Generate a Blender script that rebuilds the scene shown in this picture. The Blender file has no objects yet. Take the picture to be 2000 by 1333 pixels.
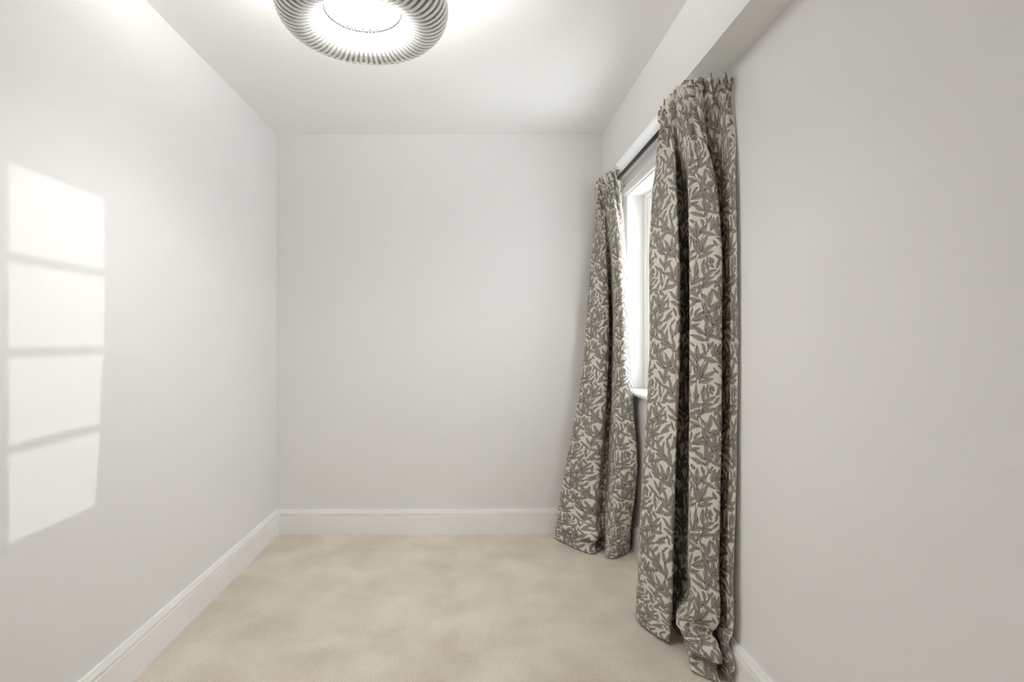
import bpy, bmesh, math, random
import numpy as np
from mathutils import Vector, Matrix, noise

# ------------------------------------------------------------------ camera / world / lights
scene = bpy.context.scene
col = scene.collection
F_PX, VPX, VPY, EYE = 1055.0, 927.0, 659.0, 1.18     # focal length and vanishing point in a 2000x1333 frame
D = 3.246                                            # back wall
XL, XR, H, YR = -1.191, 0.893, 2.40, -0.90           # left wall, right wall, ceiling, rear wall
BEAM_X, BEAM_Z = 0.769, 2.121

cam = bpy.data.cameras.new('camera')
cam.sensor_width = 36.0
cam.lens = F_PX / 2000 * 36.0
cam.shift_x = (1000 - VPX) / 2000
cam.shift_y = -(666.5 - VPY) / 2000
cam.clip_start = 0.02
camo = bpy.data.objects.new('camera', cam)
camo.location = (0, 0, EYE)
camo.rotation_euler = (math.pi / 2, 0, 0)
col.objects.link(camo)
scene.camera = camo

vs = scene.view_settings
vs.view_transform = 'Standard'
vs.look = 'None'
vs.gamma = 1.0
vs.use_curve_mapping = False
vs.exposure = 1.03

world = bpy.data.worlds.new('sky')
scene.world = world
world.use_nodes = True
wn = world.node_tree.nodes
sky = wn.new('ShaderNodeTexSky')
sky.sky_type = 'NISHITA'
sky.sun_disc = False
sky.sun_elevation = math.radians(6.95)
sky.sun_rotation = math.radians(59.3)
sky.air_density = 1.0
sky.dust_density = 0.2
sky.ozone_density = 1.0
hs = wn.new('ShaderNodeHueSaturation')
hs.inputs['Saturation'].default_value = 0.0
hs.inputs['Value'].default_value = 0.012
world.node_tree.links.new(sky.outputs[0], hs.inputs['Color'])
hz = wn.new('ShaderNodeVectorMath')          # even white haze over the whole sky
hz.operation = 'ADD'
hz.inputs[1].default_value = (3.6, 3.66, 3.78)
world.node_tree.links.new(hs.outputs[0], hz.inputs[0])
world.node_tree.links.new(hz.outputs[0], wn['Background'].inputs[0])
wn['Background'].inputs[1].default_value = 1.0

sun = bpy.data.lights.new('sun_window_offscreen', 'SUN')
sun.energy = 0.42
sun.angle = math.radians(0.32)
sun.color = (1.0, 0.985, 0.96)
suno = bpy.data.objects.new('sun_window_offscreen', sun)
suno.rotation_euler = Vector((-2.19, -1.30, -0.31)).to_track_quat('-Z', 'Y').to_euler()
suno.location = (4, 5, 3)
col.objects.link(suno)

LAMP_STRENGTH = 100.0

try:
    scene.cycles.max_bounces = 12
    scene.cycles.diffuse_bounces = 9
    scene.cycles.transparent_max_bounces = 16
    scene.cycles.caustics_reflective = False
    scene.cycles.caustics_refractive = False
    scene.cycles.sample_clamp_indirect = 6.0
    scene.cycles.use_adaptive_sampling = True
    scene.cycles.adaptive_threshold = 0.04
    scene.cycles.adaptive_min_samples = 12
except Exception:
    pass

# ------------------------------------------------------------------ helpers
def link(o, parent=None):
    col.objects.link(o)
    if parent is not None:
        o.parent = parent
    return o

def from_bm(name, bm, mat, parent=None, smooth=False, kind=None):
    bmesh.ops.recalc_face_normals(bm, faces=bm.faces[:])
    me = bpy.data.meshes.new(name)
    bm.to_mesh(me)
    bm.free()
    if mat:
        me.materials.append(mat)
    if smooth:
        for p in me.polygons:
            p.use_smooth = True
    o = bpy.data.objects.new(name, me)
    link(o, parent)
    if kind:
        o['kind'] = kind
    return o

def empty(name, loc=(0, 0, 0)):
    o = bpy.data.objects.new(name, None)
    o.empty_display_size = 0.05
    o.location = loc
    return link(o)

def tag(o, label, cat, group=None):
    o['label'] = label
    o['category'] = cat
    if group:
        o['group'] = group
    return o

def box(bm, x0, x1, y0, y1, z0, z1, bevel=0.0):
    r = bmesh.ops.create_cube(bm, size=1.0)
    vsx = r['verts']
    for v in vsx:
        v.co = Vector(((x0 + x1) / 2 + v.co.x * (x1 - x0), (y0 + y1) / 2 + v.co.y * (y1 - y0), (z0 + z1) / 2 + v.co.z * (z1 - z0)))
    if bevel > 0:
        es = list({e for v in vsx for e in v.link_edges})
        bmesh.ops.bevel(bm, geom=es, offset=bevel, segments=2, affect='EDGES', profile=0.5)
    return bm

def tube(bm, p0, p1, r, seg=20, cap=True):
    p0, p1 = Vector(p0), Vector(p1)
    d = p1 - p0
    m = Matrix.Translation((p0 + p1) / 2) @ d.to_track_quat('Z', 'Y').to_matrix().to_4x4()
    bmesh.ops.create_cone(bm, cap_ends=cap, cap_tris=False, segments=seg, radius1=r, radius2=r, depth=d.length, matrix=m)
    return bm

def lathe(bm, prof, seg=48, center=(0, 0, 0)):
    cx, cy, cz = center
    rings = []
    for r, z in prof:
        if r < 1e-6:
            rings.append([bm.verts.new((cx, cy, cz + z))])
        else:
            rings.append([bm.verts.new((cx + r * math.cos(2 * math.pi * k / seg), cy + r * math.sin(2 * math.pi * k / seg), cz + z)) for k in range(seg)])
    for a, b in zip(rings, rings[1:]):
        for k in range(seg):
            k2 = (k + 1) % seg
            if len(a) == 1 and len(b) == 1:
                continue
            if len(a) == 1:
                bm.faces.new((a[0], b[k], b[k2]))
            elif len(b) == 1:
                bm.faces.new((a[k], b[0], a[k2]))
            else:
                bm.faces.new((a[k], b[k], b[k2], a[k2]))
    return bm

def extrude_profile(bm, prof, path_fn, n):
    """prof: list of 2D points (closed); path_fn(k, point) -> Vector for stations k=0..n-1"""
    rings = [[bm.verts.new(path_fn(k, p)) for p in prof] for k in range(n)]
    m = len(prof)
    for a, b in zip(rings, rings[1:]):
        for i in range(m):
            j = (i + 1) % m
            bm.faces.new((a[i], a[j], b[j], b[i]))
    bm.faces.new(rings[0][::-1])
    bm.faces.new(rings[-1])
    return bm

# ------------------------------------------------------------------ materials
def new_mat(name):
    m = bpy.data.materials.new(name)
    m.use_nodes = True
    nt = m.node_tree
    nt.nodes.clear()
    out = nt.nodes.new('ShaderNodeOutputMaterial')
    return m, nt, out

def principled(nt, out, **kw):
    b = nt.nodes.new('ShaderNodeBsdfPrincipled')
    for k, v in kw.items():
        b.inputs[k].default_value = v
    nt.links.new(b.outputs[0], out.inputs['Surface'])
    return b

def add_bump(nt, bsdf, scale, strength, dist=0.001, detail=3.0, coord='Object'):
    tc = nt.nodes.new('ShaderNodeTexCoord')
    n = nt.nodes.new('ShaderNodeTexNoise')
    n.inputs['Scale'].default_value = scale
    n.inputs['Detail'].default_value = detail
    nt.links.new(tc.outputs[coord], n.inputs['Vector'])
    bp = nt.nodes.new('ShaderNodeBump')
    bp.inputs['Strength'].default_value = strength
    bp.inputs['Distance'].default_value = dist
    nt.links.new(n.outputs['Fac'], bp.inputs['Height'])
    nt.links.new(bp.outputs[0], bsdf.inputs['Normal'])
    return tc, n

def paint(name, rgb, rough, spec=0.4, bump=0.15):
    m, nt, out = new_mat(name)
    b = principled(nt, out, **{'Base Color': (*rgb, 1), 'Roughness': rough, 'Specular IOR Level': spec})
    tc, n = add_bump(nt, b, 160.0, bump, 0.0006)
    # faint roller mottling
    n2 = nt.nodes.new('ShaderNodeTexNoise')
    n2.inputs['Scale'].default_value = 1.7
    n2.inputs['Detail'].default_value = 4.0
    nt.links.new(tc.outputs['Object'], n2.inputs['Vector'])
    mx = nt.nodes.new('ShaderNodeMix')
    mx.data_type = 'RGBA'
    mx.inputs[6].default_value = (*[c * 0.985 for c in rgb], 1)
    mx.inputs[7].default_value = (*[min(1, c * 1.012) for c in rgb], 1)
    nt.links.new(n2.outputs['Fac'], mx.inputs[0])
    nt.links.new(mx.outputs[2], b.inputs['Base Color'])
    return m

M_WALL = paint('wall_paint', (0.797, 0.793, 0.788), 0.55, 0.15)
M_CEIL = paint('ceiling_paint', (0.89, 0.89, 0.885), 0.75, 0.2)
M_TRIM = paint('satin_white_trim', (0.87, 0.87, 0.865), 0.30, 0.5, 0.05)
M_UPVC = paint('white_window_frame', (0.89, 0.893, 0.895), 0.28, 0.5, 0.02)

m, nt, out = new_mat('black_metal')
b = principled(nt, out, **{'Base Color': (0.018, 0.018, 0.02, 1), 'Roughness': 0.42, 'Metallic': 0.3})
add_bump(nt, b, 500, 0.05)
M_BLACK = m

m, nt, out = new_mat('dark_rubber_gasket')
principled(nt, out, **{'Base Color': (0.06, 0.06, 0.065, 1), 'Roughness': 0.6})
M_GASKET = m

# clear pane: straight-through light plus a fresnel reflection
m, nt, out = new_mat('window_glass')
tr = nt.nodes.new('ShaderNodeBsdfTransparent')
tr.inputs[0].default_value = (0.97, 0.98, 0.975, 1)
gl = nt.nodes.new('ShaderNodeBsdfGlossy')
gl.inputs['Roughness'].default_value = 0.01
fr = nt.nodes.new('ShaderNodeFresnel')
fr.inputs[0].default_value = 1.3
mx = nt.nodes.new('ShaderNodeMixShader')
geo = nt.nodes.new('ShaderNodeNewGeometry')
inv = nt.nodes.new('ShaderNodeMath'); inv.operation = 'SUBTRACT'; inv.inputs[0].default_value = 1.0
nt.links.new(geo.outputs['Backfacing'], inv.inputs[1])
mu = nt.nodes.new('ShaderNodeMath'); mu.operation = 'MULTIPLY'   # reflect at the outer faces only
nt.links.new(fr.outputs[0], mu.inputs[0]); nt.links.new(inv.outputs[0], mu.inputs[1])
nt.links.new(mu.outputs[0], mx.inputs[0])
nt.links.new(tr.outputs[0], mx.inputs[1])
nt.links.new(gl.outputs[0], mx.inputs[2])
nt.links.new(mx.outputs[0], out.inputs['Surface'])
M_GLASS = m

# carpet
m, nt, out = new_mat('beige_carpet')
b = principled(nt, out, **{'Roughness': 0.95, 'Specular IOR Level': 0.1, 'Sheen Weight': 0.25, 'Sheen Roughness': 0.5})
tc = nt.nodes.new('ShaderNodeTexCoord')
nA = nt.nodes.new('ShaderNodeTexNoise'); nA.inputs['Scale'].default_value = 4.2; nA.inputs['Detail'].default_value = 7; nA.inputs['Distortion'].default_value = 0.3
nB = nt.nodes.new('ShaderNodeTexNoise'); nB.inputs['Scale'].default_value = 190; nB.inputs['Detail'].default_value = 4; nB.inputs['Roughness'].default_value = 0.7
nC = nt.nodes.new('ShaderNodeTexVoronoi'); nC.inputs['Scale'].default_value = 330
for n in (nA, nB, nC):
    nt.links.new(tc.outputs['Object'], n.inputs['Vector'])
r1 = nt.nodes.new('ShaderNodeValToRGB')
r1.color_ramp.elements[0].position = 0.33; r1.color_ramp.elements[0].color = (0.645, 0.575, 0.48, 1)
r1.color_ramp.elements[1].position = 0.66; r1.color_ramp.elements[1].color = (0.785, 0.72, 0.62, 1)
nt.links.new(nA.outputs['Fac'], r1.inputs[0])
r2 = nt.nodes.new('ShaderNodeValToRGB')
r2.color_ramp.elements[0].position = 0.28; r2.color_ramp.elements[0].color = (0.66, 0.64, 0.62, 1)
r2.color_ramp.elements[1].position = 0.68; r2.color_ramp.elements[1].color = (1.25, 1.25, 1.25, 1)
nt.links.new(nB.outputs['Fac'], r2.inputs[0])
mm = nt.nodes.new('ShaderNodeMix'); mm.data_type = 'RGBA'; mm.blend_type = 'MULTIPLY'; mm.inputs[0].default_value = 0.75
nt.links.new(r1.outputs[0], mm.inputs[6]); nt.links.new(r2.outputs[0], mm.inputs[7])
nt.links.new(mm.outputs[2], b.inputs['Base Color'])
ad = nt.nodes.new('ShaderNodeMath'); ad.operation = 'ADD'
nt.links.new(nB.outputs['Fac'], ad.inputs[0]); nt.links.new(nC.outputs['Distance'], ad.inputs[1])
bp = nt.nodes.new('ShaderNodeBump'); bp.inputs['Strength'].default_value = 0.6; bp.inputs['Distance'].default_value = 0.003
nt.links.new(ad.outputs[0], bp.inputs['Height']); nt.links.new(bp.outputs[0], b.inputs['Normal'])
M_CARPET = m

# lamp
m, nt, out = new_mat('opal_bulb')
e = nt.nodes.new('ShaderNodeEmission')
e.inputs[0].default_value = (1.0, 0.985, 0.965, 1)
e.inputs[1].default_value = LAMP_STRENGTH
nt.links.new(e.outputs[0], out.inputs['Surface'])
M_BULB = m
M_RIB = paint('white_lamp_rib', (0.93, 0.93, 0.92), 0.45, 0.4, 0.02)
M_HOOP = paint('grey_metal_hoop', (0.018, 0.018, 0.018), 0.8, 0.02, 0.02)
M_BODY = paint('grey_lamp_body', (0.42, 0.41, 0.40), 0.7, 0.2, 0.02)
M_LINING = paint('cream_lining', (0.80, 0.78, 0.72), 0.9, 0.1, 0.05)

# leafy printed cotton: the tone of the print (0 outline .. 0.5 leaf .. 1 ground) is worked out in cloth
# coordinates and stored on the cloth's own vertices; the nodes below turn it into colour
TU, TV, TRES = 0.255, 0.480, 0.00075

def make_print():
    nx, ny = int(round(TU / TRES)), int(round(TV / TRES))
    X = (np.arange(nx) + 0.5) * TRES
    Y = (np.arange(ny) + 0.5) * TRES
    XX, YY = np.meshgrid(X, Y)
    tone = np.ones((ny, nx))
    busy = np.zeros((ny, nx))
    rnd = random.Random(23)
    def local(cx, cy, ang):
        dx = (XX - cx + TU / 2) % TU - TU / 2
        dy = (YY - cy + TV / 2) % TV - TV / 2
        c, q = math.cos(ang), math.sin(ang)
        return dx * c + dy * q, -dx * q + dy * c
    def leaf(bx, by, ang, ln, hw, bend, limit):
        """willow leaf from base point along ang; returns False where it would sit on too many others"""
        ang = math.pi / 2 + max(-1.22, min(1.22, ang - math.pi / 2))
        lx, ly = local(bx + 0.5 * ln * math.cos(ang), by + 0.5 * ln * math.sin(ang), ang)
        t = lx / (ln / 2)
        ly = ly + bend * hw * (1 - t * t)
        prof = np.clip(1 - t * t, 0, None) ** 0.85 * (1 - 0.22 * t)
        d = hw * prof - np.abs(ly)                     # metres inside the outline
        ins = d > 0
        if limit < 1 and (busy * ins).sum() > limit * ins.sum():
            return False
        line = 0.0011
        fill = 0.50 + 0.06 * np.sin((lx * 1.0 - np.abs(ly) * 1.3) * 2 * math.pi / 0.0058) * np.clip(d / 0.002, 0, 1)
        mid = np.clip((np.abs(ly) - 0.0003) / 0.0006, 0, 1)
        edge = np.clip((d - 0.0006) / line, 0, 1)
        tt = 0.04 + (fill - 0.04) * np.minimum(edge, mid)
        cov = np.clip(d / 0.0004, 0, 1)
        tone[:] = tone * (1 - cov) + tt * cov
        busy[:] = np.maximum(busy, ins)
        return True
    def stroke(pts, hw):
        for (x0, y0), (x1, y1) in zip(pts, pts[1:]):
            ang = math.atan2(y1 - y0, x1 - x0)
            ln = math.hypot(x1 - x0, y1 - y0)
            lx, ly = local((x0 + x1) / 2, (y0 + y1) / 2, ang)
            d = hw - np.maximum(np.abs(ly), np.abs(lx) - ln / 2)
            cov = np.clip(d / 0.0004, 0, 1)
            tone[:] = tone * (1 - cov) + 0.10 * cov
    twigs, stems = [], []
    for si in range(3):
        c0, ph, A = TU * (si + 0.5) / 3, si * 2.1, 0.021
        f = lambda v: c0 + A * math.sin(2 * math.pi * v / TV + ph) + 0.007 * math.sin(4 * math.pi * v / TV + 2 * ph)
        pts = [(f(TV * k / 28), TV * k / 28) for k in range(29)]
        stroke(pts, 0.0014)
        for k in range(9):
            v = TV * (k + 0.33 * si) / 9
            side = 1 if k % 2 else -1
            ang = math.atan2(2e-3, f(v + 1e-3) - f(v - 1e-3)) + side * math.radians(rnd.uniform(24, 44))
            x, y, tw = f(v), v, [(f(v), v)]
            curl = side * math.radians(rnd.uniform(-7, 8))
            nt_ = 5
            for q in range(nt_):
                x += 0.011 * math.cos(ang); y += 0.011 * math.sin(ang); ang += curl
                tw.append((x, y))
            twigs.append((tw, ang))
        for k in range(22):
            v = TV * (k + 0.5) / 22
            side = 1 if k % 2 else -1
            stems.append((f(v), v, math.atan2(2e-3, f(v + 1e-3) - f(v - 1e-3)) + side * math.radians(rnd.uniform(26, 52))))
    for tw, ang in twigs:
        stroke(tw, 0.0011)
    for tw, ang in twigs:
        leaf(*tw[-1], ang, rnd.uniform(0.056, 0.068), 0.0094, rnd.uniform(-.4, .4), 0.55)
        for q in (4, 3, 2, 1):
            a0 = math.atan2(tw[q][1] - tw[q - 1][1], tw[q][0] - tw[q - 1][0])
            for side in (1, -1):
                leaf(*tw[q], a0 + side * math.radians(rnd.uniform(30, 55)), rnd.uniform(0.052, 0.070), rnd.uniform(0.0084, 0.0100), side * rnd.uniform(-.1, .8), 0.26)
    for (x, y, ang) in stems:
        leaf(x, y, ang, rnd.uniform(0.050, 0.066), rnd.uniform(0.0078, 0.0096), rnd.uniform(-.5, .5), 0.16)
    for _ in range(700):                               # small leaves in the gaps that are left
        leaf(rnd.uniform(0, TU), rnd.uniform(0, TV), math.pi / 2 + rnd.uniform(-1.1, 1.1), rnd.uniform(0.030, 0.050), rnd.uniform(0.0060, 0.0078), rnd.uniform(-.5, .5), 0.05)
    for ax in (0, 1):                                  # ink bleeds a little into the weave
        tone = 0.25 * np.roll(tone, 1, ax) + 0.5 * tone + 0.25 * np.roll(tone, -1, ax)
    return tone

PRINT = make_print()

def print_at(u, v):
    """bilinear look-up of the repeat at cloth coordinates in metres"""
    ny, nx = PRINT.shape
    fx = (u / TRES - 0.5) % nx
    fy = (v / TRES - 0.5) % ny
    i0 = np.floor(fx).astype(int) % nx; j0 = np.floor(fy).astype(int) % ny
    i1 = (i0 + 1) % nx; j1 = (j0 + 1) % ny
    a, b = fx - np.floor(fx), fy - np.floor(fy)
    return PRINT[j0, i0] * (1 - a) * (1 - b) + PRINT[j0, i1] * a * (1 - b) + PRINT[j1, i0] * (1 - a) * b + PRINT[j1, i1] * a * b

def fabric_material():
    m, nt, out = new_mat('leaf_print_cotton')
    N, L = nt.nodes, nt.links
    uv = N.new('ShaderNodeUVMap'); uv.uv_map = 'UVMap'
    at = N.new('ShaderNodeAttribute'); at.attribute_name = 'print_tone'
    rp = N.new('ShaderNodeValToRGB')
    el = rp.color_ramp.elements
    el[0].position = 0.0; el[0].color = (0.030, 0.026, 0.022, 1)
    el[1].position = 1.0; el[1].color = (0.80, 0.765, 0.700, 1)
    for p, c in ((0.15, (0.055, 0.048, 0.040, 1)), (0.33, (0.190, 0.172, 0.148, 1)), (0.50, (0.37, 0.34, 0.298, 1)), (0.80, (0.70, 0.665, 0.60, 1))):
        q = el.new(p); q.color = c
    L.new(at.outputs['Fac'], rp.inputs[0])
    wv = N.new('ShaderNodeTexNoise'); wv.inputs['Scale'].default_value = 420; wv.inputs['Detail'].default_value = 2
    L.new(uv.outputs[0], wv.inputs['Vector'])
    r2 = N.new('ShaderNodeValToRGB')
    r2.color_ramp.elements[0].position = 0.3; r2.color_ramp.elements[0].color = (0.82, 0.82, 0.82, 1)
    r2.color_ramp.elements[1].position = 0.7; r2.color_ramp.elements[1].color = (1.08, 1.08, 1.08, 1)
    L.new(wv.outputs['Fac'], r2.inputs[0])
    mu = N.new('ShaderNodeMix'); mu.data_type = 'RGBA'; mu.blend_type = 'MULTIPLY'; mu.inputs[0].default_value = 1.0
    L.new(rp.outputs[0], mu.inputs[6]); L.new(r2.outputs[0], mu.inputs[7])
    bp = N.new('ShaderNodeBump'); bp.inputs['Strength'].default_value = 0.25; bp.inputs['Distance'].default_value = 0.0008
    L.new(wv.outputs['Fac'], bp.inputs['Height'])
    b = N.new('ShaderNodeBsdfPrincipled')
    b.inputs['Roughness'].default_value = 0.72
    b.inputs['Specular IOR Level'].default_value = 0.25
    L.new(mu.outputs[2], b.inputs['Base Color']); L.new(bp.outputs[0], b.inputs['Normal'])
    tl = N.new('ShaderNodeBsdfTranslucent')
    L.new(mu.outputs[2], tl.inputs['Color'])
    mx = N.new('ShaderNodeMixShader'); mx.inputs[0].default_value = 0.10
    L.new(b.outputs[0], mx.inputs[1]); L.new(tl.outputs[0], mx.inputs[2])
    L.new(mx.outputs[0], out.inputs['Surface'])
    return m

M_FABRIC = fabric_material()

# ------------------------------------------------------------------ room shell
T = 0.14
WY0, WY1, WZ0, WZ1 = 2.07, 3.17, 0.86, 2.014     # window opening in the right wall
XO = XR + 0.26                                   # outer face of the right wall
from_bm('floor', box(bmesh.new(), XL - T, XO, YR - T, D + T, -0.12, 0.0), M_CARPET, kind='structure')
from_bm('ceiling', box(bmesh.new(), XL - T, XO, YR - T, D + T, H, H + 0.12), M_CEIL, kind='structure')
from_bm('wall_left', box(bmesh.new(), XL - T, XL, YR - T, D + T, 0.0, H), M_WALL, kind='structure')
from_bm('wall_back', box(bmesh.new(), XL, XO, D, D + T, 0.0, H), M_WALL, kind='structure')

bm = bmesh.new()
box(bm, XR, XO, YR - T, WY0, 0, H)
box(bm, XR, XO, WY1, D, 0, H)
box(bm, XR, XO, WY0, WY1, 0, WZ0)
box(bm, XR, XO, WY0, WY1, WZ1, H)
wall_right = from_bm('wall_right', bm, M_WALL, kind='structure')
from_bm('bulkhead', box(bmesh.new(), BEAM_X, XR, YR, D, BEAM_Z, H), M_WALL, wall_right)

# rear wall (behind the camera) with a closed panelled door
DX0, DX1, DZ1 = -1.00, 0.46, 2.08
bm = bmesh.new()
box(bm, XL, DX0, YR - T, YR, 0, H)
box(bm, DX1, XR, YR - T, YR, 0, H)
box(bm, DX0, DX1, YR - T, YR, DZ1, H)
from_bm('wall_rear', bm, M_WALL, kind='structure')
door = empty('door_1', (0, YR, 0)); door['kind'] = 'structure'
def dpart(name, x0, x1, y0, y1, z0, z1, mat, bev=0.002):
    o = from_bm(name, box(bmesh.new(), x0, x1, y0, y1, z0, z1, bev), mat, door)
    o.location = (0, -YR, 0)
    return o
dpart('door_frame', DX0, DX0 + 0.04, YR - 0.12, YR - 0.02, 0, DZ1, M_TRIM)
dpart('door_frame', DX1 - 0.04, DX1, YR - 0.12, YR - 0.02, 0, DZ1, M_TRIM)
dpart('door_frame', DX0 + 0.04, DX1 - 0.04, YR - 0.12, YR - 0.02, DZ1 - 0.04, DZ1, M_TRIM)
mid = (DX0 + DX1) / 2
for (a, c) in ((DX0 + 0.04, mid), (mid, DX1 - 0.04)):
    y0, y1 = YR - 0.09, YR - 0.05
    dpart('stile', a + 0.003, a + 0.09, y0, y1, 0.01, DZ1 - 0.045, M_TRIM)
    dpart('stile', c - 0.09, c - 0.003, y0, y1, 0.01, DZ1 - 0.045, M_TRIM)
    zs = [0.01, 0.22]
    dpart('rail', a + 0.09, c - 0.09, y0, y1, 0.01, 0.22, M_TRIM)
    dpart('rail', a + 0.09, c - 0.09, y0, y1, DZ1 - 0.135, DZ1 - 0.045, M_TRIM)
    z0, z1 = 0.22, DZ1 - 0.135
    for k in range(4):
        pz0, pz1 = z0 + (z1 - z0) * k / 4, z0 + (z1 - z0) * (k + 1) / 4
        if k:
            dpart('rail', a + 0.09, c - 0.09, y0, y1, pz0 - 0.012, pz0 + 0.012, M_TRIM)
        dpart('panel', a + 0.09, c - 0.09, YR - 0.078, YR - 0.062, pz0, pz1, M_TRIM, 0)

# skirting boards, mitred profile: (distance from wall, height)
SK = [(0.0, 0.0), (0.018, 0.0), (0.018, 0.1120), (0.0165, 0.1145), (0.0090, 0.1150), (0.0090, 0.1168), (0.0148, 0.1172), (0.0150, 0.1200),
      (0.0150, 0.1260), (0.0120, 0.1340), (0.0095, 0.1400), (0.0090, 0.1440), (0.0070, 0.1455), (0.0, 0.1455)]
def skirt(name, fn):
    from_bm(name, extrude_profile(bmesh.new(), SK, fn, 2), M_TRIM, kind='structure')
skirt('baseboard_left', lambda k, p: Vector((XL + p[0], (YR + p[0]) if k == 0 else (D - p[0]), p[1])))
skirt('baseboard_back', lambda k, p: Vector(((XL + p[0]) if k == 0 else (XR - p[0]), D - p[0], p[1])))
skirt('baseboard_right', lambda k, p: Vector((XR - p[0], (YR + p[0]) if k == 0 else (D - p[0]), p[1])))

# ------------------------------------------------------------------ window
GX = 1.015                                       # glass plane
win = empty('window_1', (GX, (WY0 + WY1) / 2, WZ0)); win['kind'] = 'structure'
def wpart(name, bm, mat, smooth=False, parent=None):
    o = from_bm(name, bm, mat, parent or win, smooth)
    o.matrix_parent_inverse = Matrix.Translation(-win.location) if parent is None else Matrix.Identity(4)
    return o
FX0, FX1 = 0.990, 1.050                          # outer frame depth
SILL_T = 0.884
ow = 0.055
wpart('frame_post', box(bmesh.new(), FX0, FX1, WY0, WY0 + ow, SILL_T, WZ1, 0.002), M_UPVC)
wpart('frame_post', box(bmesh.new(), FX0, FX1, WY1 - ow, WY1, SILL_T, WZ1, 0.002), M_UPVC)
wpart('frame_head', box(bmesh.new(), FX0, FX1, WY0 + ow, WY1 - ow, WZ1 - 0.035, WZ1, 0.002), M_UPVC)
wpart('frame_foot', box(bmesh.new(), FX0, FX1, WY0 + ow, WY1 - ow, SILL_T, SILL_T + 0.035, 0.002), M_UPVC)
ym = (WY0 + WY1) / 2
wpart('mullion', box(bmesh.new(), FX0, FX1, ym - 0.02, ym + 0.02, SILL_T + 0.035, WZ1 - 0.035, 0.002), M_UPVC)
GZ0, GZ1 = 0.958, 1.944
for (a, c) in ((WY0 + ow, ym - 0.02), (ym + 0.02, WY1 - ow)):
    sx0, sx1 = 0.996, 1.036
    z0, z1 = SILL_T + 0.036, WZ1 - 0.036
    a += 0.001; c -= 0.001
    st = 0.056 if a > ym else 0.040
    g0, g1 = a + 0.040, c - st
    wpart('casement_stile', box(bmesh.new(), sx0, sx1, a, g0, z0, z1, 0.003), M_UPVC)
    wpart('casement_stile', box(bmesh.new(), sx0, sx1, g1, c, z0, z1, 0.003), M_UPVC)
    wpart('casement_rail', box(bmesh.new(), sx0, sx1, g0, g1, GZ1, z1, 0.003), M_UPVC)
    wpart('casement_rail', box(bmesh.new(), sx0, sx1, g0, g1, z0, GZ0, 0.003), M_UPVC)
    for k in range(4):
        p0, p1 = GZ0 + (GZ1 - GZ0) * k / 4, GZ0 + (GZ1 - GZ0) * (k + 1) / 4
        wpart('pane', box(bmesh.new(), GX - 0.003, GX + 0.003, g0, g1, p0, p1), M_GLASS)
        if k:
            wpart('glazing_bar', box(bmesh.new(), GX - 0.012, GX + 0.012, g0, g1, p0 - 0.012, p0 + 0.012, 0.002), M_UPVC)
        bmg = bmesh.new()
        gw = 0.004
        for (ya, yb, za, zb) in ((g0, g1, p0, p0 + gw), (g0, g1, p1 - gw, p1), (g0, g0 + gw, p0, p1), (g1 - gw, g1, p0, p1)):
            box(bmg, GX - 0.0075, GX + 0.0075, ya, yb, za, zb)
        wpart('gasket', bmg, M_GASKET)
# sill board with a rounded nose that projects into the room
prof = [(FX0 + 0.002, WZ0), (XR - 0.022, WZ0)]
for k in range(1, 8):
    a = -math.pi / 2 - math.pi * k / 8
    prof.append((XR - 0.022 + 0.012 * math.cos(a), (WZ0 + SILL_T) / 2 + 0.012 * math.sin(a)))
prof += [(XR - 0.022, SILL_T), (FX0 + 0.002, SILL_T)]
wpart('window_sill', extrude_profile(bmesh.new(), prof, lambda k, p: Vector((p[0], WY0 + 0.0005 if k == 0 else WY1 - 0.0005, p[1])), 2), M_TRIM)
for (ya, yb) in ((WY0, WY0 + 0.008), (WY1 - 0.008, WY1)):  # white boards added on the jambs to brighten the reveal
    wpart('added_jamb_board', box(bmesh.new(), XR + 0.001, FX0 - 0.001, ya + 0.0005, yb - 0.0005, SILL_T + 0.001, WZ1 - 0.009), M_TRIM)
wpart('added_head_board', box(bmesh.new(), XR + 0.001, FX0 - 0.001, WY0 + 0.001, WY1 - 0.001, WZ1 - 0.0085, WZ1 - 0.0005), M_TRIM)  # same added white board under the head, to lighten it
# moulded strip along the head of the opening
prof = [(0.0, 0.0), (0.011, 0.0), (0.014, 0.006), (0.014, 0.034), (0.017, 0.040), (0.017, 0.046), (0.012, 0.052), (0.0, 0.054)]
wpart('head_moulding', extrude_profile(bmesh.new(), prof, lambda k, p: Vector((XR - p[0], WY0 - 0.04 if k == 0 else WY1 + 0.04, WZ1 + 0.001 + p[1])), 2), M_TRIM)

# ------------------------------------------------------------------ curtain pole
RX, RZ = 0.792, 2.056
pole = empty('curtain_pole', (RX, 2.55, RZ))
tag(pole, 'slim black metal curtain pole fixed beneath the white bulkhead above the window', 'curtain pole')
def ppart(name, bm, smooth=True):
    o = from_bm(name, bm, M_BLACK, pole, smooth)
    o.matrix_parent_inverse = Matrix.Translation(-pole.location)
    return o
ppart('rod', tube(bmesh.new(), (RX, 1.905, RZ), (RX, 3.215, RZ), 0.0112, 24))
for y, d in ((3.215, 1), (1.905, -1)):
    bm = bmesh.new()
    lathe(bm, [(0.0, -0.012), (0.012, -0.012), (0.0135, -0.008), (0.0135, 0.008), (0.012, 0.012), (0.0, 0.012)], 24)
    bmesh.ops.transform(bm, matrix=Matrix.Translation((RX, y, RZ)) @ Matrix.Rotation(math.pi / 2, 4, 'X'), verts=bm.verts[:])
    ppart('end_cap', bm)
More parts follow.
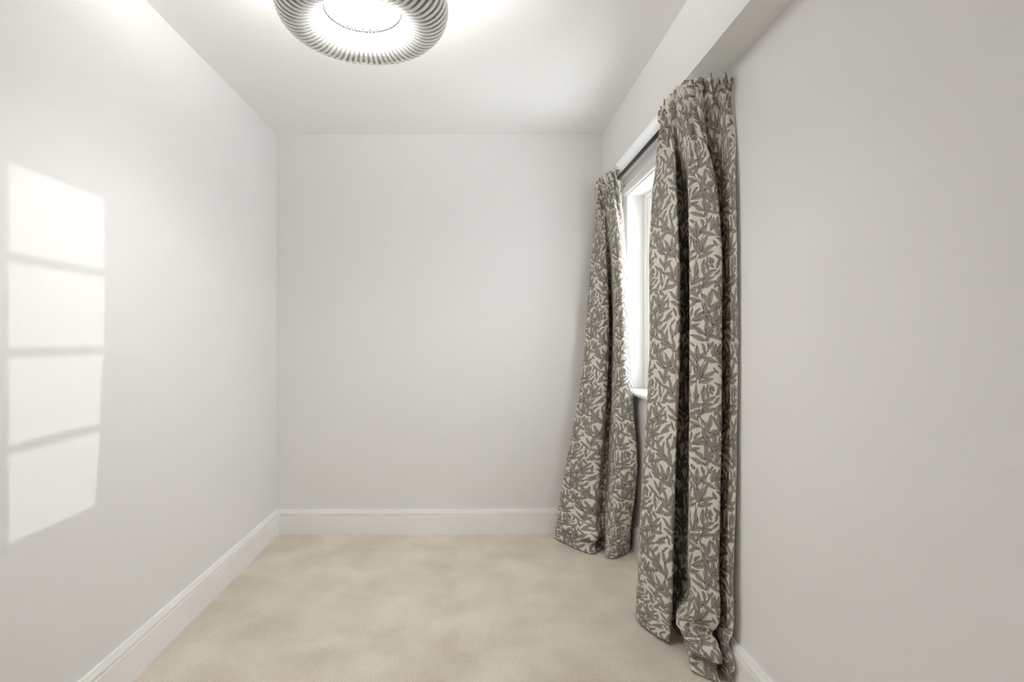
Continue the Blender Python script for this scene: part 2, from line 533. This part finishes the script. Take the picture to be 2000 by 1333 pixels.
for y in (3.208, 1.925):
    bm = bmesh.new()
    tube(bm, (XR - 0.006, y, RZ + 0.003), (RX, y, RZ - 0.010), 0.0055, 12)
    br = ppart('bracket_arm', bm)
    bm = bmesh.new()
    lathe(bm, [(0.0, 0.0), (0.024, 0.0), (0.024, 0.004), (0.020, 0.008), (0.010, 0.010), (0.008, 0.016), (0.0, 0.016)], 24)
    bmesh.ops.transform(bm, matrix=Matrix.Translation((XR, y, RZ + 0.003)) @ Matrix.Rotation(-math.pi / 2, 4, 'Y'), verts=bm.verts[:])
    ppart('bracket_plate', bm)

# ------------------------------------------------------------------ curtains
def cr(p0, p1, p2, p3, t):
    t2, t3 = t * t, t * t * t
    return [0.5 * (2 * b + (-a + c) * t + (2 * a - 5 * b + 4 * c - d) * t2 + (-a + 3 * b - 3 * c + d) * t3) for a, b, c, d in zip(p0, p1, p2, p3)]

def spline(pts, u):
    n = len(pts) - 1
    f = min(max(u, 0.0), 1.0) * n
    i = min(int(f), n - 1)
    t = f - i
    return cr(pts[max(i - 1, 0)], pts[i], pts[i + 1], pts[min(i + 2, n)], t)

def resample(path, n):
    ls = [0.0]
    for a, b in zip(path, path[1:]):
        ls.append(ls[-1] + math.dist(a, b))
    out = []
    for k in range(n):
        t = ls[-1] * k / (n - 1)
        i = max(j for j in range(len(ls) - 1) if ls[j] <= t + 1e-9)
        f = (t - ls[i]) / max(ls[i + 1] - ls[i], 1e-9)
        out.append(tuple(a + (b - a) * f for a, b in zip(path[i], path[i + 1])))
    return out

def smooth(a, b, x):
    t = min(max((x - a) / (b - a), 0.0), 1.0)
    return t * t * (3 - 2 * t)

def build_curtain(name, rows, npleat, width, length, seed, fine=(2, 4), nu=230, nv=190):
    """rows: list of (v, [(x,y,z)...]) control rows, v = cloth distance below the heading."""
    nrow = len(rows)
    vk = [r[0] for r in rows]
    rnd = random.Random(seed)
    phs = [rnd.uniform(-0.9, 0.9) for _ in range(40)]
    P = [[None] * (nu + 1) for _ in range(nv + 1)]
    vv = []
    for j in range(nv + 1):
        # denser sampling at heading and floor
        t = j / nv
        vv.append(length * t)
    for i in range(nu + 1):
        s = i / nu
        colpts = [spline(r[1], s) for r in rows]
        for j, v in enumerate(vv):
            k = max(q for q in range(nrow - 1) if vk[q] <= v + 1e-9)
            t = (v - vk[k]) / (vk[k + 1] - vk[k])
            # monotone-ish cubic with non-uniform tangents
            def tang(q):
                if q == 0:
                    return [(b - a) / (vk[1] - vk[0]) for a, b in zip(colpts[0], colpts[1])]
                if q == nrow - 1:
                    return [(b - a) / (vk[-1] - vk[-2]) for a, b in zip(colpts[-2], colpts[-1])]
                h0, h1 = vk[q] - vk[q - 1], vk[q + 1] - vk[q]
                return [((b - a) / h0 * h1 + (c - b) / h1 * h0) / (h0 + h1) for a, b, c in zip(colpts[q - 1], colpts[q], colpts[q + 1])]
            h = vk[k + 1] - vk[k]
            m0, m1 = tang(k), tang(k + 1)
            t2, t3 = t * t, t * t * t
            P[j][i] = Vector([(2 * t3 - 3 * t2 + 1) * a + (t3 - 2 * t2 + t) * h * ma + (-2 * t3 + 3 * t2) * b + (t3 - t2) * h * mb
                              for a, b, ma, mb in zip(colpts[k], colpts[k + 1], m0, m1)])
    # pleats and wrinkles along the horizontal normal
    Q = [[None] * (nu + 1) for _ in range(nv + 1)]
    for j, v in enumerate(vv):
        for i in range(nu + 1):
            s = i / nu
            a, b = P[j][max(i - 2, 0)], P[j][min(i + 2, nu)]
            tx, ty = b.x - a.x, b.y - a.y
            ln = math.hypot(tx, ty) or 1.0
            nx, ny = ty / ln, -tx / ln
            tx, ty = tx / ln, ty / ln
            p = P[j][i].copy()
            ph = 2 * math.pi * npleat * s + 0.9 * math.sin(2 * math.pi * 2.3 * s + seed) + phs[int(s * 7) % 40] * 0.0
            jag = noise.noise(Vector((s * npleat * 1.7, v * 14.0, seed * 3.1)))
            head = 1 - smooth(0.02, 0.075, v)
            amp = 0.0165 * head + 0.0105 * (1 - smooth(0.10, 0.34, v)) * (1 - head)
            pin = math.exp(-((v - 0.066) / 0.020) ** 2)
            amp *= 1 - 0.40 * pin
            d = amp * (math.sin(ph) + 0.45 * math.sin(2.63 * ph + 1.3 + 6 * jag) * (0.35 + 0.65 * head)) + 0.006 * jag * (1 - smooth(0.05, 0.3, v))
            sh = amp * 0.55 * math.sin(2 * ph + 0.8) * head
            # soft vertical drag lines and creases in the drop
            w = smooth(0.05, 0.30, v)
            d += w * 0.0048 * noise.noise(Vector((s * 15.0, v * 1.3, seed)))
            d += w * 0.0020 * noise.noise(Vector((s * 30.0, v * 6.0, seed + 5)))
            low = smooth(length - 0.40, length - 0.02, v)
            d += low * 0.0075 * noise.noise(Vector((s * 17.0, v * 13.0, seed + 9)))
            if v < 0.03:
                p.z += 0.006 * noise.noise(Vector((s * 31.0, 0.3, seed))) * (1 - v / 0.03) + 0.004 * math.sin(ph * 1.0) * (1 - v / 0.03)
            p.x += nx * d + tx * sh
            p.y += ny * d + ty * sh
            p.x = min(p.x, XR - 0.006)
            p.y = min(p.y, D - 0.006)
            if p.z < 0.15:
                p.x = min(p.x, XR - 0.022)
                p.y = min(p.y, D - 0.022)
            p.z = max(p.z, 0.005)
            Q[j][i] = p
    # cloth u coordinate: arc length of the drop at mid height
    jm = int(nv * 0.45)
    us = [0.0]
    for i in range(nu):
        us.append(us[-1] + (Q[jm][i + 1] - Q[jm][i]).length)
    def refine(A, f, axis):
        """Catmull-Rom refinement of a grid along one axis"""
        A = np.moveaxis(A, axis, 0)
        n = A.shape[0]
        t = np.arange((n - 1) * f + 1) / f
        i = np.minimum(t.astype(int), n - 2)
        q = (t - i).reshape((-1,) + (1,) * (A.ndim - 1))
        p0, p1, p2, p3 = A[np.maximum(i - 1, 0)], A[i], A[i + 1], A[np.minimum(i + 2, n - 1)]
        R = 0.5 * (2 * p1 + (p2 - p0) * q + (2 * p0 - 5 * p1 + 4 * p2 - p3) * q ** 2 + (3 * p1 - p0 - 3 * p2 + p3) * q ** 3)
        return np.moveaxis(R, 0, axis)
    fu, fv = fine
    G = refine(refine(np.array([[tuple(p) for p in r] for r in Q]), fv, 0), fu, 1)
    G[..., 2] = np.maximum(G[..., 2], 0.0045)
    UU = refine(np.array(us), fu, 0)
    VV = refine(np.array(vv), fv, 0)
    mv, mu_ = G.shape[:2]
    um, vm = np.meshgrid(UU, VV)
    idx = np.arange(mv * mu_).reshape(mv, mu_)
    quads = np.stack((idx[:-1, :-1], idx[:-1, 1:], idx[1:, 1:], idx[1:, :-1]), -1).reshape(-1, 4)
    me = bpy.data.meshes.new(name)
    me.vertices.add(mv * mu_)
    me.vertices.foreach_set('co', G.reshape(-1))
    nq = len(quads)
    me.loops.add(nq * 4)
    me.loops.foreach_set('vertex_index', quads.reshape(-1))
    me.polygons.add(nq)
    me.polygons.foreach_set('loop_start', np.arange(nq) * 4)
    me.polygons.foreach_set('use_smooth', np.ones(nq, dtype=bool))
    uvl = me.uv_layers.new(name='UVMap')
    uvs = np.stack((um.reshape(-1), -vm.reshape(-1)), -1)[quads.reshape(-1)]
    uvl.data.foreach_set('uv', uvs.reshape(-1))
    at = me.attributes.new('print_tone', 'FLOAT', 'POINT')
    wob = 0.0012 * np.sin(um * 160 + 3 * np.sin(vm * 70)), 0.0012 * np.sin(vm * 150 + 2 * np.sin(um * 90))
    at.data.foreach_set('value', print_at(1.10 * (um + wob[0]) + 0.05 * seed, 1.10 * (wob[1] - vm)).reshape(-1))
    me.update(calc_edges=True)
    me.validate()
    me.materials.append(M_FABRIC)
    o = bpy.data.objects.new(name, me)
    link(o)
    # cream lining behind, joined at the edges
    bm = bmesh.new()
    st = 2
    js = list(range(0, nv + 1, st)); is_ = list(range(0, nu + 1, st))
    if js[-1] != nv: js.append(nv)
    if is_[-1] != nu: is_.append(nu)
    g2 = []
    for j in js:
        row = []
        for i in is_:
            a, b = Q[j][max(i - 1, 0)], Q[j][min(i + 1, nu)]
            c, d = Q[max(j - 1, 0)][i], Q[min(j + 1, nv)][i]
            n = (b - a).cross(d - c)
            n.normalize()
            e = 0.0035 * min(1.0, i / (0.02 * nu), (nu - i) / (0.05 * nu), j / 3, (nv - j) / 3) - 0.0006 * (i > 0.95 * nu and i < nu)
            p = Q[j][i] + n * e * LIN_SIGN
            p.z = max(p.z, 0.003)
            p.x = min(p.x, XR - 0.002)
            row.append(bm.verts.new(p))
        g2.append(row)
    for j in range(len(js) - 1):
        for i in range(len(is_) - 1):
            f = bm.faces.new((g2[j][i], g2[j + 1][i], g2[j + 1][i + 1], g2[j][i + 1]))
            f.smooth = True
    me = bpy.data.meshes.new('lining')
    bm.to_mesh(me); bm.free()
    me.materials.append(M_LINING)
    ln = bpy.data.objects.new('lining', me)
    link(ln, o)
    ln['label'] = 'plain cream lining on the window side'
    return o

LIN_SIGN = 1.0

# --- near curtain: control columns run from the window side round to the edge that returns to the wall
MID = [(.860, 2.300), (.790, 2.290), (.728, 2.240), (.708, 2.170), (.735, 2.100), (.768, 2.040), (.786, 2.085), (.797, 2.180), (.826, 2.205),
       (.850, 2.140), (.808, 2.015), (.772, 1.935), (.805, 1.897), (.855, 1.868), (.866, 1.950), (.876, 2.060), (.885, 1.990), (.886, 1.855), (.880, 1.808)]
NC = len(MID)
top = resample([(.815, 2.235), (.775, 2.225), (.763, 2.200), (.763, 1.900), (.785, 1.872), (.884, 1.850)], NC)
def lerp2(A, B, f):
    return [tuple(a + (b - a) * f for a, b in zip(p, q)) for p, q in zip(A, B)]
def zrow(A, z):
    return [(p[0], p[1], z if not callable(z) else z(k / (len(A) - 1))) for k, p in enumerate(A)]
TOPZ = lambda dz: (lambda s: 2.108 - 0.030 * smooth(0.45, 0.85, s) - dz)
def shift(A, **kw):
    B = list(A)
    for k, v in kw.items():
        i = int(k[1:])
        B[i] = v
    return B
LOW = shift(MID, c0=(.850, 2.330), c1=(.765, 2.325), c2=(.695, 2.290), c3=(.680, 2.215), c4=(.712, 2.135), c5=(.750, 2.065), c6=(.774, 2.110), c7=(.782, 2.185), c8=(.808, 2.195),
            c9=(.815, 2.085), c10=(.790, 2.000), c11=(.775, 1.945), c12=(.805, 1.905), c13=(.845, 1.872), c14=(.856, 1.950), c15=(.866, 2.050), c16=(.872, 1.990), c17=(.873, 1.852), c18=(.867, 1.812))
UPP = lerp2(top, MID, 0.55)
rows = [
    (0.00, zrow(top, TOPZ(0.0))),
    (0.06, zrow(lerp2(top, MID, 0.04), TOPZ(0.06))),
    (0.14, zrow(lerp2(top, MID, 0.22), TOPZ(0.14))),
    (0.30, zrow(lerp2(top, MID, 0.66), TOPZ(0.30))),
    (0.55, zrow(lerp2(top, MID, 0.94), 1.555)),
    (1.00, zrow(MID, 1.10)),
    (1.40, zrow(lerp2(MID, LOW, 0.45), 0.70)),
    (1.75, zrow(lerp2(MID, LOW, 0.85), 0.35)),
    (1.92, zrow(LOW, 0.185)),
]
# at the floor: panel A ends in a hem just clear of the carpet, panel B buckles into a roll and then lies forward
BW = [0, 0, 0, 0, 0, 0, .0, .3, .6, .9, 1, 1, 1, 1, .8, .3, .3, .45, .5]
roll = [(1.99, 0.036, 0.128), (2.046, -0.015, 0.118), (2.076, -0.042, 0.100), (2.095, -0.047, 0.082), (2.122, -0.028, 0.063), (2.153, 0.004, 0.056),
        (2.168, -0.006, 0.044), (2.200, -0.024, 0.020), (2.226, -0.040, 0.007)]
for (v, dy, z) in roll:
    f = (v - 1.92) / 0.31
    row = []
    for k, (x, y) in enumerate(LOW):
        w = BW[k]
        zs = 0.185 - 0.172 * min(f * 1.02, 1.0) if True else 0
        zs = max(zs, 0.012 + 0.010 * (k % 2))
        lean = -0.012 * f
        xx = x + (1 - w) * lean
        if w > 0.3:
            xx = x - 0.030 * w * math.sin(min(f, 0.62) / 0.62 * math.pi) * (1 if k < 12 else 0.2) - 0.010 * f
        row.append((xx, y + w * dy - (1 - w) * 0.01 * f, w * z + (1 - w) * zs))
    rows.append((v, row))
c = build_curtain('curtain', rows, 13, None, rows[-1][0], 3, (3, 6))
tag(c, 'long leaf-print curtain gathered beside the bare right wall, its end returned to the wall', 'curtain')

# --- far curtain in the corner by the back wall
FM = [(.800, 3.222), (.725, 3.215), (.660, 3.170), (.676, 3.105), (.722, 3.060), (.764, 3.072), (.784, 3.140), (.800, 3.150), (.787, 3.060), (.775, 2.965),
      (.795, 2.905), (.832, 2.928), (.862, 2.985), (.868, 3.060)]
FT = resample([(.800, 3.232), (.742, 3.222), (.738, 3.190), (.757, 3.010), (.772, 2.978), (.808, 2.972)], len(FM))
FL = [(.720, 3.222), (.615, 3.215), (.535, 3.175), (.560, 3.100), (.625, 3.035), (.690, 3.010), (.735, 3.075), (.755, 3.075), (.752, 2.975), (.755, 2.885),
      (.806, 2.840), (.864, 2.852), (.874, 2.930), (.872, 3.030)]
FB = [(.660, 3.222), (.545, 3.212), (.470, 3.165), (.515, 3.085), (.585, 3.000), (.650, 2.955), (.700, 3.020), (.715, 3.000), (.705, 2.905), (.725, 2.865),
      (.778, 2.890), (.832, 2.940), (.860, 3.000), (.866, 3.080)]
frows = [
    (0.00, zrow(FT, 2.100)),
    (0.06, zrow(lerp2(FT, FM, 0.05), 2.040)),
    (0.14, zrow(lerp2(FT, FM, 0.18), 1.960)),
    (0.35, zrow(lerp2(FT, FM, 0.50), 1.750)),
    (0.65, zrow(lerp2(FT, FM, 0.88), 1.450)),
    (1.00, zrow(lerp2(FM, FL, 0.10), 1.10)),
    (1.30, zrow(lerp2(FM, FL, 0.42), 0.80)),
    (1.60, zrow(lerp2(FM, FL, 0.88), 0.50)),
    (1.85, zrow(lerp2(FL, FB, 0.45), 0.27)),
    (1.98, zrow(lerp2(FL, FB, 0.75), 0.155)),
]
FW = [0, 0, .0, .35, 1, 1, .8, .3, .2, .1, 0, 0, 0, 0]
for (v, dy, z) in ((2.03, -0.022, 0.132), (2.068, -0.052, 0.106), (2.095, -0.046, 0.080), (2.130, 0.004, 0.068), (2.155, 0.016, 0.052), (2.185, -0.002, 0.028), (2.22, -0.032, 0.006)):
    f = (v - 1.98) / 0.24
    B = lerp2(FL, FB, 0.75 + 0.25 * f)
    row = []
    for k, (x, y) in enumerate(B):
        w = FW[k]
        row.append((x, y + w * dy, w * z + (1 - w) * max(0.155 - 0.15 * f, 0.010)))
    frows.append((v, row))
c2 = build_curtain('curtain', frows, 10, None, 2.22, 8)
tag(c2, 'leaf-print curtain flaring onto the carpet in the corner at the back wall', 'curtain')

# ------------------------------------------------------------------ ceiling lamp
LX, LY, LZ = -0.339, 1.640, 2.180
RC, RA = 0.188, 0.070
lamp = empty('ceiling_lamp', (LX, LY, H))
tag(lamp, 'white ring-shaped pendant lamp with curved ribs and a glowing centre hung from the ceiling', 'lamp')
def lpart(name, bm, mat, smooth=True):
    o = from_bm(name, bm, mat, lamp, smooth)
    o.location = (0, 0, LZ - H)
    return o
# grey ring body inside the ribs
prof = []
for k in range(25):
    a = math.radians(185 + 350 * k / 24)
    prof.append((RC + (RA - 0.006) * math.cos(a), (RA - 0.006) * math.sin(a)))
lpart('shade_body', lathe(bmesh.new(), prof, 96), M_BODY)
# ribs: one mesh, one object each
NR = 66
bm = bmesh.new()
n = 30
rings = []
for k in range(n):
    a = math.radians(182 + 356 * k / (n - 1))
    ca, sa = math.cos(a), math.sin(a)
    r0, r1 = RA - 0.001, RA + 0.0015
    wd = 0.0042 * (RC + RA * ca) / RC
    rings.append([bm.verts.new((RC + r * ca, s * wd, r * sa)) for r, s in ((r0, -1), (r1, -1), (r1, 1), (r0, 1))])
for a, b_ in zip(rings, rings[1:]):
    for i in range(4):
        j = (i + 1) % 4
        bm.faces.new((a[i], a[j], b_[j], b_[i]))
bm.faces.new(rings[0]); bm.faces.new(rings[-1])
rib = lpart('rib', bm, M_RIB, False)
for k in range(1, NR):
    r = rib.copy()
    r.rotation_euler = (0, 0, 2 * math.pi * k / NR)
    link(r, lamp)
# thin hoop round the opening and short posts above it
def torus(bm, R, r, z, seg=96, ms=10):
    prof = [(R + r * math.cos(2 * math.pi * k / ms), z + r * math.sin(2 * math.pi * k / ms)) for k in range(ms + 1)]
    return lathe(bm, prof, seg)
lpart('hoop', torus(bmesh.new(), RC - RA - 0.001, 0.0030, -0.006), M_HOOP)
lpart('hoop', torus(bmesh.new(), RC - RA - 0.001, 0.0022, 0.062), M_RIB)
post = lpart('post', box(bmesh.new(), RC - RA - 0.003, RC - RA + 0.001, -0.008, 0.008, -0.004, 0.062), M_RIB, False)
for k in range(1, 30):
    r = post.copy()
    r.rotation_euler = (0, 0, 2 * math.pi * k / 30)
    link(r, lamp)
bm = bmesh.new()
bmesh.ops.create_uvsphere(bm, u_segments=32, v_segments=20, radius=0.066)
bmesh.ops.translate(bm, vec=(0, 0, 0.052), verts=bm.verts[:])
lpart('bulb', bm, M_BULB)
lpart('lamp_holder', lathe(bmesh.new(), [(0.0, 0.115), (0.022, 0.115), (0.022, 0.150), (0.012, 0.165), (0.0, 0.165)], 24), M_RIB)
lpart('cord', tube(bmesh.new(), (0, 0, 0.16), (0, 0, H - LZ - 0.02), 0.0035, 10), M_RIB)
lpart('ceiling_rose', lathe(bmesh.new(), [(0.0, H - LZ - 0.028), (0.030, H - LZ - 0.026), (0.046, H - LZ - 0.012), (0.048, H - LZ - 0.0005), (0.0, H - LZ - 0.0005)], 32), M_RIB)
for k in range(3):
    a = 2 * math.pi * k / 3 + 0.4
    lpart('spoke', tube(bmesh.new(), (0.018 * math.cos(a), 0.018 * math.sin(a), 0.14), (0.118 * math.cos(a), 0.118 * math.sin(a), 0.062), 0.0022, 8), M_RIB)
